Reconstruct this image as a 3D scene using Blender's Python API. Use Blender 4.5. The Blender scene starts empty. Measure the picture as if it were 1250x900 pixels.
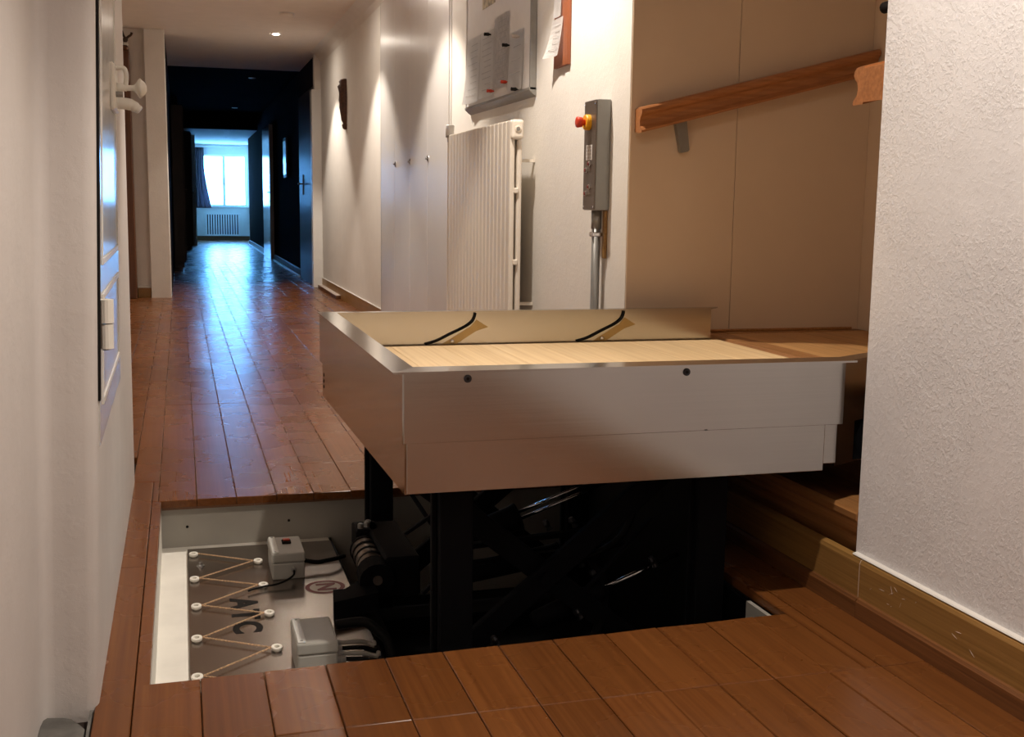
import bpy, bmesh, math, random
from mathutils import Vector, Matrix
random.seed(7)
S = bpy.context.scene
col = S.collection

# ------------------------------------------------------------------ camera
CAM_H, FPX, YAW, PITCH, ROLL = 0.85, 1384.6, 0.28386723, 0.14304626, 0.01352791
fwd = Vector((math.sin(YAW)*math.cos(PITCH), math.cos(YAW)*math.cos(PITCH), -math.sin(PITCH)))
rgt = Vector((math.cos(YAW), -math.sin(YAW), 0)); upv = rgt.cross(fwd)
r2 = math.cos(ROLL)*rgt + math.sin(ROLL)*upv; u2 = r2.cross(fwd)
cd = bpy.data.cameras.new('camera'); cam = bpy.data.objects.new('camera', cd); col.objects.link(cam)
cam.matrix_world = Matrix(((r2.x, u2.x, -fwd.x, 0), (r2.y, u2.y, -fwd.y, 0), (r2.z, u2.z, -fwd.z, CAM_H), (0, 0, 0, 1)))
cd.sensor_fit = 'HORIZONTAL'; cd.sensor_width = 36; cd.lens = FPX/1250*36; cd.clip_start = 0.02; cd.clip_end = 200
S.camera = cam

# ------------------------------------------------------------------ light and exposure
S.view_settings.view_transform = 'Standard'; S.view_settings.look = 'None'
S.view_settings.exposure = 0.0; S.view_settings.gamma = 1.0; S.view_settings.use_curve_mapping = False
world = bpy.data.worlds.new('sky'); S.world = world; world.use_nodes = True
bg = world.node_tree.nodes['Background']
bg.inputs[0].default_value = (0.13, 0.44, 1.0, 1); bg.inputs[1].default_value = 24.0      # cold daylight seen through the far window
SPOT_COL = (1.0, 0.89, 0.77)
SPOT_W = 100.0
sky = bpy.data.lights.new('window_daylight', 'AREA'); sky.shape = 'RECTANGLE'; sky.size = 0.95; sky.size_y = 1.2
sky.energy = 80; sky.color = (0.13, 0.44, 1.0)
sko = bpy.data.objects.new('window_daylight', sky); col.objects.link(sko)
sko.location = (0.96, 26.5, 1.35); sko.rotation_euler = (math.radians(-90), 0, 0)

# ------------------------------------------------------------------ materials
def nt(name):
    m = bpy.data.materials.new(name); m.use_nodes = True
    return m, m.node_tree, m.node_tree.nodes['Principled BSDF']
def link(t, a, b): t.links.new(a, b)
def add(t, typ, **kw):
    n = t.nodes.new(typ)
    for k, v in kw.items(): setattr(n, k, v)
    return n
def plain(name, c, rough=.5, metal=0., noise=.06, scale=30., bump=0., bdist=.002, spec=.5, coat=0., emit=None):
    m, t, b = nt(name)
    b.inputs['Roughness'].default_value = rough; b.inputs['Metallic'].default_value = metal
    b.inputs['Specular IOR Level'].default_value = spec; b.inputs['Coat Weight'].default_value = coat
    g = add(t, 'ShaderNodeNewGeometry')
    n = add(t, 'ShaderNodeTexNoise'); n.inputs['Scale'].default_value = scale; n.inputs['Detail'].default_value = 4
    link(t, g.outputs['Position'], n.inputs['Vector'])
    r = add(t, 'ShaderNodeValToRGB')
    r.color_ramp.elements[0].position = .3; r.color_ramp.elements[1].position = .7
    r.color_ramp.elements[0].color = tuple(x*(1-noise) for x in c) + (1,)
    r.color_ramp.elements[1].color = tuple(min(1, x*(1+noise)) for x in c) + (1,)
    link(t, n.outputs['Fac'], r.inputs['Fac']); link(t, r.outputs['Color'], b.inputs['Base Color'])
    if bump:
        bp = add(t, 'ShaderNodeBump'); bp.inputs['Strength'].default_value = bump; bp.inputs['Distance'].default_value = bdist
        link(t, n.outputs['Fac'], bp.inputs['Height']); link(t, bp.outputs['Normal'], b.inputs['Normal'])
    if emit:
        b.inputs['Emission Color'].default_value = tuple(emit[:3]) + (1,); b.inputs['Emission Strength'].default_value = emit[3]
    return m
def wood(name, dark, light, axis='Y', rough=.32, grain=1.0, var=.25, bump=.25, coat=0., spec=.5):
    m, t, b = nt(name)
    g = add(t, 'ShaderNodeNewGeometry'); oi = add(t, 'ShaderNodeObjectInfo')
    mp = add(t, 'ShaderNodeMapping')
    sc = {'X': (1.5, 110, 110), 'Y': (110, 1.5, 110), 'Z': (110, 110, 1.5)}[axis]
    mp.inputs['Scale'].default_value = sc
    off = add(t, 'ShaderNodeVectorMath', operation='SCALE'); cmb = add(t, 'ShaderNodeCombineXYZ')
    for i in range(3): link(t, oi.outputs['Random'], cmb.inputs[i])
    off.inputs['Scale'].default_value = 37.0; link(t, cmb.outputs[0], off.inputs[0])
    ad = add(t, 'ShaderNodeVectorMath', operation='ADD')
    link(t, g.outputs['Position'], ad.inputs[0]); link(t, off.outputs[0], ad.inputs[1]); link(t, ad.outputs[0], mp.inputs['Vector'])
    n = add(t, 'ShaderNodeTexNoise'); n.inputs['Scale'].default_value = 1.6*grain; n.inputs['Detail'].default_value = 2.5; n.inputs['Distortion'].default_value = 0
    link(t, mp.outputs[0], n.inputs['Vector'])
    r = add(t, 'ShaderNodeValToRGB'); r.color_ramp.elements[0].position = .28; r.color_ramp.elements[1].position = .72
    r.color_ramp.elements[0].color = dark + (1,); r.color_ramp.elements[1].color = light + (1,)
    link(t, n.outputs['Fac'], r.inputs['Fac'])
    hs = add(t, 'ShaderNodeHueSaturation')
    mr = add(t, 'ShaderNodeMapRange'); mr.inputs['To Min'].default_value = 1-var; mr.inputs['To Max'].default_value = 1+var
    link(t, oi.outputs['Random'], mr.inputs['Value']); link(t, mr.outputs[0], hs.inputs['Value']); link(t, r.outputs['Color'], hs.inputs['Color'])
    link(t, hs.outputs['Color'], b.inputs['Base Color'])
    # scuffed finish: gloss varies in soft patches
    n2 = add(t, 'ShaderNodeTexNoise'); n2.inputs['Scale'].default_value = 5; n2.inputs['Detail'].default_value = 3
    link(t, g.outputs['Position'], n2.inputs['Vector'])
    m2 = add(t, 'ShaderNodeMapRange'); m2.inputs['To Min'].default_value = rough*.8; m2.inputs['To Max'].default_value = rough*1.25
    link(t, n2.outputs['Fac'], m2.inputs['Value']); link(t, m2.outputs[0], b.inputs['Roughness'])
    b.inputs['Coat Weight'].default_value = coat; b.inputs['Specular IOR Level'].default_value = spec
    if bump:
        bp = add(t, 'ShaderNodeBump'); bp.inputs['Strength'].default_value = bump; bp.inputs['Distance'].default_value = .0015
        link(t, n.outputs['Fac'], bp.inputs['Height']); link(t, bp.outputs['Normal'], b.inputs['Normal'])
    return m
def plaster(name, c, rough=.9, fine=.6, dist=.004, patch=True, scale=38., dis=.2):
    """lime plaster: fine trowel pits gathered in patches, over slow undulation"""
    m, t, b = nt(name)
    b.inputs['Roughness'].default_value = rough; b.inputs['Specular IOR Level'].default_value = .25
    g = add(t, 'ShaderNodeNewGeometry')
    n = add(t, 'ShaderNodeTexNoise'); n.inputs['Scale'].default_value = scale; n.inputs['Detail'].default_value = 8; n.inputs['Roughness'].default_value = .65
    n.inputs['Distortion'].default_value = dis
    n2 = add(t, 'ShaderNodeTexNoise'); n2.inputs['Scale'].default_value = 3.2; n2.inputs['Detail'].default_value = 3
    n3 = add(t, 'ShaderNodeTexNoise'); n3.inputs['Scale'].default_value = 9; n3.inputs['Detail'].default_value = 3
    for q in (n, n2, n3): link(t, g.outputs['Position'], q.inputs['Vector'])
    cr = add(t, 'ShaderNodeMapRange'); cr.inputs['From Min'].default_value = .46; cr.inputs['From Max'].default_value = .60
    link(t, n.outputs['Fac'], cr.inputs['Value'])
    pm = add(t, 'ShaderNodeMapRange'); pm.inputs['From Min'].default_value = .38; pm.inputs['From Max'].default_value = .62
    pm.inputs['To Min'].default_value = .22 if patch else 1
    link(t, n2.outputs['Fac'], pm.inputs['Value'])
    mu = add(t, 'ShaderNodeMath', operation='MULTIPLY'); link(t, cr.outputs[0], mu.inputs[0]); link(t, pm.outputs[0], mu.inputs[1])
    su = add(t, 'ShaderNodeMath', operation='MULTIPLY_ADD'); su.inputs[1].default_value = 1.5
    link(t, n3.outputs['Fac'], su.inputs[0]); link(t, mu.outputs[0], su.inputs[2])
    bp = add(t, 'ShaderNodeBump'); bp.inputs['Strength'].default_value = fine; bp.inputs['Distance'].default_value = dist
    link(t, su.outputs[0], bp.inputs['Height']); link(t, bp.outputs['Normal'], b.inputs['Normal'])
    r = add(t, 'ShaderNodeValToRGB')
    r.color_ramp.elements[0].color = tuple(x*.93 for x in c) + (1,); r.color_ramp.elements[1].color = tuple(min(1, x*1.04) for x in c) + (1,)
    link(t, n3.outputs['Fac'], r.inputs['Fac']); link(t, r.outputs['Color'], b.inputs['Base Color'])
    return m
def brushed(name, c, rough=.32, axis='X', metal=1.0):
    m, t, b = nt(name)
    b.inputs['Metallic'].default_value = metal
    g = add(t, 'ShaderNodeNewGeometry'); mp = add(t, 'ShaderNodeMapping')
    mp.inputs['Scale'].default_value = {'X': (2, 90, 400), 'Y': (90, 2, 400)}[axis]
    link(t, g.outputs['Position'], mp.inputs['Vector'])
    n = add(t, 'ShaderNodeTexNoise'); n.inputs['Scale'].default_value = 1.0; n.inputs['Detail'].default_value = 5
    link(t, mp.outputs[0], n.inputs['Vector'])
    r = add(t, 'ShaderNodeValToRGB'); r.color_ramp.elements[0].color = tuple(x*.93 for x in c)+(1,); r.color_ramp.elements[1].color = tuple(min(1, x*1.05) for x in c)+(1,)
    link(t, n.outputs['Fac'], r.inputs['Fac']); link(t, r.outputs['Color'], b.inputs['Base Color'])
    m2 = add(t, 'ShaderNodeMapRange'); m2.inputs['To Min'].default_value = rough*.85; m2.inputs['To Max'].default_value = rough*1.15
    link(t, n.outputs['Fac'], m2.inputs['Value']); link(t, m2.outputs[0], b.inputs['Roughness'])
    return m

M = {}
M['floor'] = wood('red_brown_floor_boards', (.130, .043, .011), (.188, .067, .0175), 'Y', .27, var=.12, bump=0., spec=.30, grain=.6)
M['floor_side'] = wood('raw_board_edge', (.12, .05, .02), (.22, .10, .045), 'X', .6)
M['subfloor'] = plain('dark_joint', (.02, .009, .005), .8)
M['oak_light'] = wood('pale_oak_platform', (.66, .46, .24), (.82, .62, .36), 'Y', .42, grain=.5, var=.08, bump=.1)
M['oak_landing'] = wood('golden_oak_landing', (.40, .20, .07), (.58, .32, .12), 'Y', .4, grain=.5, var=.1, bump=.1)
M['stair'] = wood('stair_oak', (.26, .11, .035), (.42, .20, .07), 'Y', .4, var=.1)
M['skirting'] = wood('ochre_skirting', (.24, .125, .034), (.36, .195, .06), 'Y', .38, var=.06, bump=.15)
M['plinth'] = wood('dark_plinth_strip', (.12, .045, .015), (.22, .09, .03), 'Y', .4, var=.06)
M['rail'] = wood('handrail_beech', (.30, .11, .035), (.46, .19, .07), 'X', .35, var=.04, grain=.6, bump=.08)
M['post'] = wood('dark_brown_post', (.10, .035, .012), (.17, .065, .022), 'Z', .4)
M['plaster_r'] = plaster('rough_white_plaster', (.86, .85, .87), fine=.45, dist=.003, scale=105., dis=0.)
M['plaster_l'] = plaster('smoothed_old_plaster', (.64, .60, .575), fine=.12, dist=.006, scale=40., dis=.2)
M['wall'] = plaster('white_wall_paint', (.84, .80, .74), fine=.15, dist=.002, patch=False, scale=60.)
M['ceiling'] = plaster('cream_ceiling_paint', (.86, .76, .66), fine=.1, dist=.002, patch=False, scale=40.)
M['beige'] = plain('beige_wall_panel', (.68, .525, .385), .55, noise=.03, scale=4)
M['white_gloss'] = plain('white_gloss_paint', (.62, .60, .57), .2, noise=.02, scale=6, bump=.05, bdist=.003)
M['white_satin'] = plain('white_satin_paint', (.80, .78, .74), .35, noise=.02, scale=6)
M['radiator'] = plain('cream_radiator_enamel', (.80, .73, .63), .3, noise=.02, scale=5)
M['cupboard'] = plain('white_cupboard_lacquer', (.76, .73, .70), .25, noise=.02, scale=3)
M['steel'] = brushed('brushed_stainless', (.55, .54, .525), .18, 'X')
M['steel_y'] = brushed('brushed_stainless_dimmed', (.44, .41, .38), .13, 'Y')  # same steel, darkened: brown floor reflection put into the colour
M['steel_dark'] = brushed('dull_base_plate', (.33, .29, .26), .24, 'Y')
M['grey_metal'] = plain('grey_enclosure', (.30, .30, .29), .4, .6, noise=.04)
M['plate_brown'] = plain('anodised_front_plate', (.20, .165, .14), .35, .7, noise=.03)
M['black'] = plain('black_powder_coat', (.0045, .0045, .006), .7, noise=.1, spec=.1)
M['dark_fitting'] = plain('dull_dark_fitting', (.06, .06, .065), .35, .8)
M['rubber'] = plain('black_rubber', (.006, .006, .006), .6, spec=.15)
M['chrome'] = plain('chrome_rod', (.75, .76, .80), .12, 1.0, noise=.01)
M['grey_paint'] = plain('grey_painted_sheet', (.36, .34, .30), .55, noise=.05, scale=8)
M['white_paint'] = plain('white_painted_pit', (.80, .78, .72), .6, noise=.06, scale=12)
M['box'] = plain('light_grey_plastic', (.44, .44, .41), .42, noise=.02)
M['boxlid'] = plain('pale_plastic_edge', (.70, .71, .68), .4, noise=.02)
M['cord'] = plain('tan_twisted_cord', (.52, .34, .20), .8, noise=.45, scale=260)
M['ivory'] = plain('ivory_plastic', (.80, .77, .70), .4, noise=.02)
M['red'] = plain('red_plastic', (.62, .05, .02), .35, noise=.03)
M['yellow'] = plain('yellow_plastic', (.85, .42, .02), .4, noise=.03)
M['dark_red'] = plain('dark_red_ink', (.20, .02, .018), .5, noise=.03)
M['cream'] = plain('cream_ink', (.62, .53, .46), .45, noise=.03)
M['ink'] = plain('black_ink', (.016, .014, .013), .85, noise=.03, spec=.1)
M['paper'] = plain('white_paper', (.84, .82, .80), .8, noise=.04, scale=10)
M['paper_grey'] = plain('printed_paper', (.70, .67, .65), .8, noise=.12, scale=45)
M['print'] = plain('grey_print_lines', (.58, .56, .55), .8)
M['photo'] = plain('photo_print', (.38, .32, .20), .5, noise=.6, scale=35)
M['board'] = plain('pale_noticeboard', (.70, .67, .64), .45, noise=.02)
M['frame_grey'] = plain('grey_frame', (.30, .29, .27), .4, .5)
M['clip_wood'] = wood('red_brown_clipboard', (.26, .07, .025), (.36, .11, .04), 'Z', .4)
M['carving'] = plain('carved_dark_wood', (.085, .032, .014), .45, noise=.4, scale=60, bump=.5, bdist=.006)
M['antler'] = plain('dark_antler', (.06, .03, .015), .6, noise=.3)
M['slate'] = plain('grey_slate', (.13, .125, .115), .7, noise=.3, scale=25, bump=.4, bdist=.006)
M['curtain'] = plain('grey_blue_curtain', (.16, .13, .16), .85, noise=.1)
M['far_door'] = plain('shaded_door_paint', (.07, .07, .08), .35, noise=.02, scale=3)  # door darkened: the corridor's shade is put into its colour
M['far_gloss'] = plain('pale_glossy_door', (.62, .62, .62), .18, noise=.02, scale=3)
M['far_wall'] = plain('shaded_corridor_wall', (.032, .023, .020), .9, noise=.05, scale=5, spec=.1)  # shade of the far corridor put into the wall colour
M['far_ceiling'] = plain('shaded_far_ceiling', (.012, .009, .008), .95, noise=.1, scale=5, spec=.02)  # light falloff along the far ceiling put into its colour
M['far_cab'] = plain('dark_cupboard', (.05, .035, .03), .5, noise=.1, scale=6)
M['lamp'] = plain('lit_lamp_glass', (1, .95, .9), .3, emit=(1, .88, .75, 650))
M['lamp_off'] = plain('unlit_lamp_glass', (.85, .85, .85), .1)
M['ring'] = plain('white_lamp_ring', (.75, .73, .70), .35)
M['brass'] = plain('dull_brass', (.45, .33, .16), .35, .9)
for q in ('far_ceiling', 'far_wall'): M[q].node_tree.nodes['Principled BSDF'].inputs['IOR'].default_value = 1.05     # window sheen cut so the shade put into these colours stays dark
def glass():
    m = bpy.data.materials.new('window_glass'); m.use_nodes = True; t = m.node_tree
    t.nodes.remove(t.nodes['Principled BSDF'])
    tr = t.nodes.new('ShaderNodeBsdfTransparent'); gl = t.nodes.new('ShaderNodeBsdfGlossy'); mx = t.nodes.new('ShaderNodeMixShader')
    gl.inputs['Roughness'].default_value = .03; mx.inputs[0].default_value = .06
    t.links.new(tr.outputs[0], mx.inputs[1]); t.links.new(gl.outputs[0], mx.inputs[2]); t.links.new(mx.outputs[0], t.nodes['Material Output'].inputs[0])
    return m
M['glass'] = glass()

# ------------------------------------------------------------------ mesh helpers (all in world coordinates)
def bx(bm, x0, x1, y0, y1, z0, z1, bev=0., seg=1):
    v = [bm.verts.new((x, y, z)) for x in (x0, x1) for y in (y0, y1) for z in (z0, z1)]
    f = [bm.faces.new([v[i] for i in q]) for q in ((0,1,3,2),(4,6,7,5),(0,4,5,1),(2,3,7,6),(0,2,6,4),(1,5,7,3))]
    if bev > 0:
        e = list({e for q in f for e in q.edges})
        bmesh.ops.bevel(bm, geom=e, offset=bev, segments=seg, profile=.5, affect='EDGES')
    return bm
def B(x0, x1, y0, y1, z0, z1, bev=0., seg=1): return bx(bmesh.new(), x0, x1, y0, y1, z0, z1, bev, seg)
def prism(bm, pts, vec):
    a = [bm.verts.new(p) for p in pts]; vec = Vector(vec); b = [bm.verts.new(Vector(p)+vec) for p in pts]
    n = len(pts)
    bm.faces.new(a); bm.faces.new(b[::-1])
    for i in range(n): bm.faces.new((a[i], b[i], b[(i+1) % n], a[(i+1) % n]))
    return bm
def frame_of(d):
    d = d.normalized(); h = Vector((0, 0, 1)) if abs(d.z) < .9 else Vector((1, 0, 0))
    a = d.cross(h).normalized(); return a, d.cross(a).normalized()
def tube(bm, pts, r, seg=8, cap=True):
    pts = [Vector(p) for p in pts]; rings = []; a0 = None
    rs = r if isinstance(r, (list, tuple)) else [r]*len(pts)
    for i, p in enumerate(pts):
        d = (pts[min(i+1, len(pts)-1)] - pts[max(i-1, 0)])
        if a0 is None: a, b = frame_of(d)
        else:
            dn = d.normalized(); a = (a0 - dn*a0.dot(dn)).normalized(); b = dn.cross(a)
        a0 = a
        rings.append([bm.verts.new(p + rs[i]*(math.cos(2*math.pi*k/seg)*a + math.sin(2*math.pi*k/seg)*b)) for k in range(seg)])
    for q, w in zip(rings, rings[1:]):
        for k in range(seg): bm.faces.new((q[k], q[(k+1) % seg], w[(k+1) % seg], w[k]))
    if cap: bm.faces.new(rings[0][::-1]); bm.faces.new(rings[-1])
    return bm
def T(pts, r, seg=8): return tube(bmesh.new(), pts, r, seg)
def lathe(origin, axis, prof, seg=16):
    bm = bmesh.new(); o = Vector(origin); ax = Vector(axis).normalized()
    return tube(bm, [o + ax*h for h, r in prof], [max(r, .0004) for h, r in prof], seg)
def smooth_pts(pts, n=6):
    pts = [Vector(p) for p in pts]; out = []
    for i in range(len(pts)-1):
        p0 = pts[max(i-1, 0)]; p1 = pts[i]; p2 = pts[i+1]; p3 = pts[min(i+2, len(pts)-1)]
        for k in range(n):
            t = k/n
            out.append(.5*((2*p1)+(-p0+p2)*t+(2*p0-5*p1+4*p2-p3)*t*t+(-p0+3*p1-3*p2+p3)*t**3))
    return out+[pts[-1]]
def obj(name, bm, mat, parent=None, smooth=False, label=None):
    bmesh.ops.recalc_face_normals(bm, faces=bm.faces[:])
    me = bpy.data.meshes.new(name); bm.to_mesh(me); bm.free()
    if smooth:
        for p in me.polygons: p.use_smooth = True
    me.materials.append(M[mat] if isinstance(mat, str) else mat)
    o = bpy.data.objects.new(name, me); col.objects.link(o)
    if parent is not None: put(o, parent)
    if label: o['label'] = label
    return o
def put(o, parent):
    o.parent = parent
    if parent.type == 'EMPTY': o.matrix_parent_inverse = Matrix.Translation(-Vector(parent.location))
    return o
def tag(o, label, cat, group=None):
    o['label'] = label; o['category'] = cat
    if group: o['group'] = group
    return o
def thing(name, label, cat, loc, group=None):
    o = bpy.data.objects.new(name, None); col.objects.link(o); o.location = loc; o.empty_display_size = .1
    return tag(o, label, cat, group)
def struct(name, bm, mat, label=None, smooth=False):
    o = obj(name, bm, mat, None, smooth); o['kind'] = 'structure'
    o['category'] = name.split('_')[0].split('.')[0]
    if label: o['label'] = label
    return o
def struct_root(name, label, loc, cat=None):
    o = bpy.data.objects.new(name, None); col.objects.link(o); o.location = loc; o.empty_display_size = .1
    o['kind'] = 'structure'; o['label'] = label; o['category'] = cat or name.split('_')[0]
    return o

# ------------------------------------------------------------------ dimensions of the place (metres)
XR = 1.345            # face of the near skirting
XN = 1.365            # near right wall
XW = 1.362            # right corridor wall beyond the stair niche
PX0, PX1, PY1 = -0.074, 1.195, 3.302   # lift pit
def pit_front(x): return 2.012 + (x-PX0)*0.032     # its near edge runs slightly askew
YB = 3.39             # back wall of the stair niche
ZL = 0.445            # upper landing
ZC = 2.30             # ceiling
YE = 26.0             # end wall
YF = 11.5             # doorway frame to the far corridor

# ------------------------------------------------------------------ floor of boards
fl = struct_root('floor', 'red-brown wooden board floor of the corridor around the open lift pit', (.6, 1.2, 0))
sub = bmesh.new()
bx(sub, -.75, 1.60, -2.3, 1.99, -.06, -.022); bx(sub, -.75, 1.62, 3.33, YE+.3, -.06, -.022)
bx(sub, PX1+.02, XN+.35, 1.99, 3.33, -.06, -.022); bx(sub, -.25, PX0-.015, 1.99, 3.33, -.06, -.022)
obj('subfloor', sub, 'subfloor', fl)
def plank(x0, x1, y0, y1, yf=None, mat='floor', z=0, tilt=True):
    """one board; yf(x) gives a skewed far end"""
    g = .0008; x0 += g; x1 -= g; y0 += g; y1 -= g
    ya, yb = (yf(x0), yf(x1)) if yf else (y1, y1)
    bm = bmesh.new(); c = .0016; zt = z
    t = [(x0, y0), (x1, y0), (x1, yb), (x0, ya)]
    cx, cy = (x0+x1)/2, (y0+y1)/2
    dz = random.uniform(-.0006, .0006) if tilt else 0
    sl = random.uniform(-.0016, .0016) if tilt else 0
    lo = [bm.verts.new((x, y, -.022+z)) for x, y in t]
    mid = [bm.verts.new((x, y, zt-c+dz)) for x, y in t]
    hi = [bm.verts.new((x+(c if x < cx else -c), y+(c if y < cy else -c), zt+dz+sl*(1 if x > cx else -1)*.5)) for x, y in t]
    bm.faces.new(lo[::-1]); bm.faces.new(hi)
    for a, b in ((lo, mid), (mid, hi)):
        for i in range(4): bm.faces.new((a[i], a[(i+1) % 4], b[(i+1) % 4], b[i]))
    return obj('plank', bm, mat, fl)
XJ = [.012+.1122*k for k in range(-1, 13)]; XJ[-1] = 1.362     # joints of the near field
XJ[0] = -.100
# in front of the pit: one row of short boards, then longer ones toward the camera
for i in range(len(XJ)-1):
    a, b = XJ[i], XJ[i+1]
    if b <= PX1+.03 or a < PX1:
        if a < PX1 < b:
            plank(a, PX1+.018, 1.757, 2.05, pit_front); plank(PX1+.018, b, 1.757, 3.3)
        else: plank(a, b, 1.757, 2.05, pit_front)
    else: plank(a, b, 1.757, 3.3)
    off = random.uniform(.55, 1.0)
    plank(a, b, 1.757-off, 1.757); plank(a, b, -.8, 1.757-off); plank(a, b, -2.1, -.8)
# border boards along the left wall
plank(-.162, -.100, .4, 2.7); plank(-.166, -.100, 2.7, 3.545)
plank(-.162, -.100, -2.1, .4)
plank(-.100, PX0, 1.99, 3.302); plank(-.100, -.082, 3.302, 3.545)
# beyond the pit
XF = [-.60, -.49, -.38, -.27, -.16, -.082, .024, .135, .25, .357, .468, .58, .692, .804, .916, 1.028, 1.14, 1.252, 1.361]
cnt = 0
for i in range(len(XF)-1):
    a, b = XF[i], XF[i+1]
    y = 3.69 if a > .24 else random.choice((4.9, 5.2, 5.58))
    if b > -.16:
        plank(max(a, -.166 if b < -.05 else a), b, 3.302 if a > -.1 else 3.545, y)
    else: y = 3.9
    while y < 16.5:
        L = random.uniform(1.0, 1.9)
        if y+L > 16: L = 16.6-y
        plank(a, b, y, y+L, tilt=a > -.1); y += L; cnt += 1
obj('far_boards', B(-.6, 1.6, 16.6, YE+.1, -.022, 0), 'floor', fl)
# cut edge of the boards round the pit
eb = bmesh.new()
for k in range(5): bx(eb, PX0+.26*k+.0008, min(PX0+.26*(k+1), PX1)-.0008, PY1+.001, PY1+.02, -.0285, -.0225)
obj('pit_edge_board', eb, 'floor_side', fl)
obj('pit_wall', B(PX0-.012, PX1+.012, PY1+.018, PY1+.03, -.36, -.0285), 'grey_paint', fl, label='grey sheet lining at the back of the pit')
for q in (-.005, .285, .52): obj('rivet', lathe((q, PY1+.019, -.085), (0, -1, 0), ((0, .004), (.003, .004), (.004, .002)), 8), 'ink', fl)
obj('pit_wall', B(PX0-.012, PX0-.002, 2.0, PY1+.018, -.145, -.022), 'white_paint', fl)
obj('pit_wall', B(PX1+.002, PX1+.012, 2.04, 2.20, -.36, -.0225), 'grey_paint', fl)
obj('pit_wall', B(PX1+.002, PX1+.012, 2.2005, PY1+.018, -.36, -.0225), 'black', fl)  # rear part blackened: shade behind the post put into the colour
fw = bmesh.new(); prism(fw, [(PX0, pit_front(PX0)-.016, -.36), (PX1, pit_front(PX1)-.016, -.36), (PX1, pit_front(PX1)-.006, -.36), (PX0, pit_front(PX0)-.006, -.36)], (0, 0, .337))
obj('pit_wall', fw, 'grey_paint', fl)
obj('pit_ledge', B(PX0-.002, .40, 2.01, PY1+.018, -.16, -.145), 'white_paint', fl, label='white painted shallow ledge of the pit')
obj('pit_bottom', B(.40, PX1+.01, 2.01, PY1+.018, -.36, -.35), 'black', fl)
obj('pit_lining', B(.40, .408, 2.01, PY1+.018, -.35, -.146), 'black', fl)
struct('floor_slab', B(-.8, 2.7, -2.4, YE+.4, -.50, -.42), 'subfloor')
# slate by the left wall
sb = bmesh.new()
prism(sb, [(-.242, .2, -.03), (-.172, .2, -.03), (-.172, 1.865, -.03), (-.182, 1.885, -.03), (-.196, 1.91, -.03), (-.21, 1.918, -.03), (-.242, 1.925, -.03)], (0, 0, .026))
obj('slate_slab', sb, 'slate', fl, label='grey slate slab at the foot of the left wall')
obj('slate_edge', B(-.168, -.1635, .2, 1.925, -.03, .001), 'slate', fl)

# ------------------------------------------------------------------ walls and ceiling
def lean(y):      # the old left wall leans into the corridor, less so further on
    t = min(1, max(0, (y-1.93)/1.7)); return .031*(1-t)+.006*t
def left_grid(pts, zs, name, mat):
    """vertical sheet through plan points, leaning with height"""
    bm = bmesh.new(); rows = []
    for (x, y) in pts:
        rows.append([bm.verts.new((x+lean(y)*z, y, z)) for z in zs])
    for a, b in zip(rows, rows[1:]):
        for k in range(len(zs)-1): bm.faces.new((a[k], b[k], b[k+1], a[k+1]))
    return bm
zs = [-.15+.11*k for k in range(0, 25)]
plan = [(-.243, -2.2), (-.243, 0), (-.243, 1.2), (-.243, 1.88), (-.240, 1.915), (-.232, 1.928)]
plan += [(-.222, 1.931), (-.20, 1.932), (-.175, 1.933), (-.163, 1.936), (-.158, 1.942), (-.155, 1.952), (-.155, 1.98)]
plan += [(-.155, 2.0+.2*k) for k in range(8)] + [(-.155, 3.545), (-.163, 3.57), (-.19, 3.58), (-.62, 3.58)]
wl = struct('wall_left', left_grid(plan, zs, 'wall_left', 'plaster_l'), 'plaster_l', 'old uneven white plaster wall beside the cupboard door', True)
# wall of the corridor behind it, up to the pier
struct('wall_left_rear', B(-.70, -.62, 3.58, 10.519, -.03, ZC), 'wall', 'white corridor wall behind the projecting plaster wall')
wr = struct('wall_right', B(XN, XN+.18, -2.2, 2.04, -.03, ZC), 'plaster_r', 'rough white trowelled plaster wall above the ochre skirting')
struct('wall_niche_near', B(XN+.1805, 2.30, 1.90, 2.04, -.03, ZC), 'wall')
struct('wall_niche_right', B(2.218, 2.30, 2.041, YB+.10, -.03, ZC), 'beige')
wb = struct_root('wall_niche_back', 'beige panelled back wall of the stair niche', (1.8, YB, 0), 'wall')
for a, b in ((XW+.002, 1.7315), (1.7335, 2.2175)): obj('panel', B(a, b, YB-.006, YB-.0002, ZL-.12 if a > 1.7 else -.02, ZC, .001), 'beige', wb)
obj('backing', B(XW+.121, 2.2175, YB, YB+.10, -.03, ZC), 'beige', wb)
wf = struct('wall_right_rear', B(XW, XW+.12, YB, YF+.14, -.03, ZC), 'wall', 'white corridor wall carrying the radiator and notice board')
struct('wall_front', B(-.7, 1.6, -2.3, -2.2, -.03, ZC), 'wall')
struct('ceiling', B(-.75, 2.35, -2.3, 13.2, ZC, ZC+.08), 'ceiling', 'cream corridor ceiling with recessed lamps')
struct('ceiling_rear', B(-.75, 2.35, 13.2, 20.5, ZC, ZC+.08), 'far_ceiling', 'far corridor ceiling with its shade put into the colour')
struct('ceiling_far', B(-.3, 1.8, 20.62, YE+.3, 2.08, 2.4), 'wall', 'lowered pale ceiling before the far window')
struct('trim_2', B(-.3, 1.8, 20.5, 20.62, 2.08, 2.4), 'far_wall', 'lintel where the far ceiling drops, coloured dark for shade')  # lintel face coloured dark in place of the fading light
cv = bmesh.new(); prism(cv, [(XW, YB, ZC-.10), (XW, YB, ZC), (XW-.10, YB, ZC), (XW-.055, YB, ZC-.020), (XW-.020, YB, ZC-.055)], (0, YF-YB, 0))
struct('trim_1', cv, 'wall', 'narrow cove moulding between right wall and ceiling')
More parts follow.
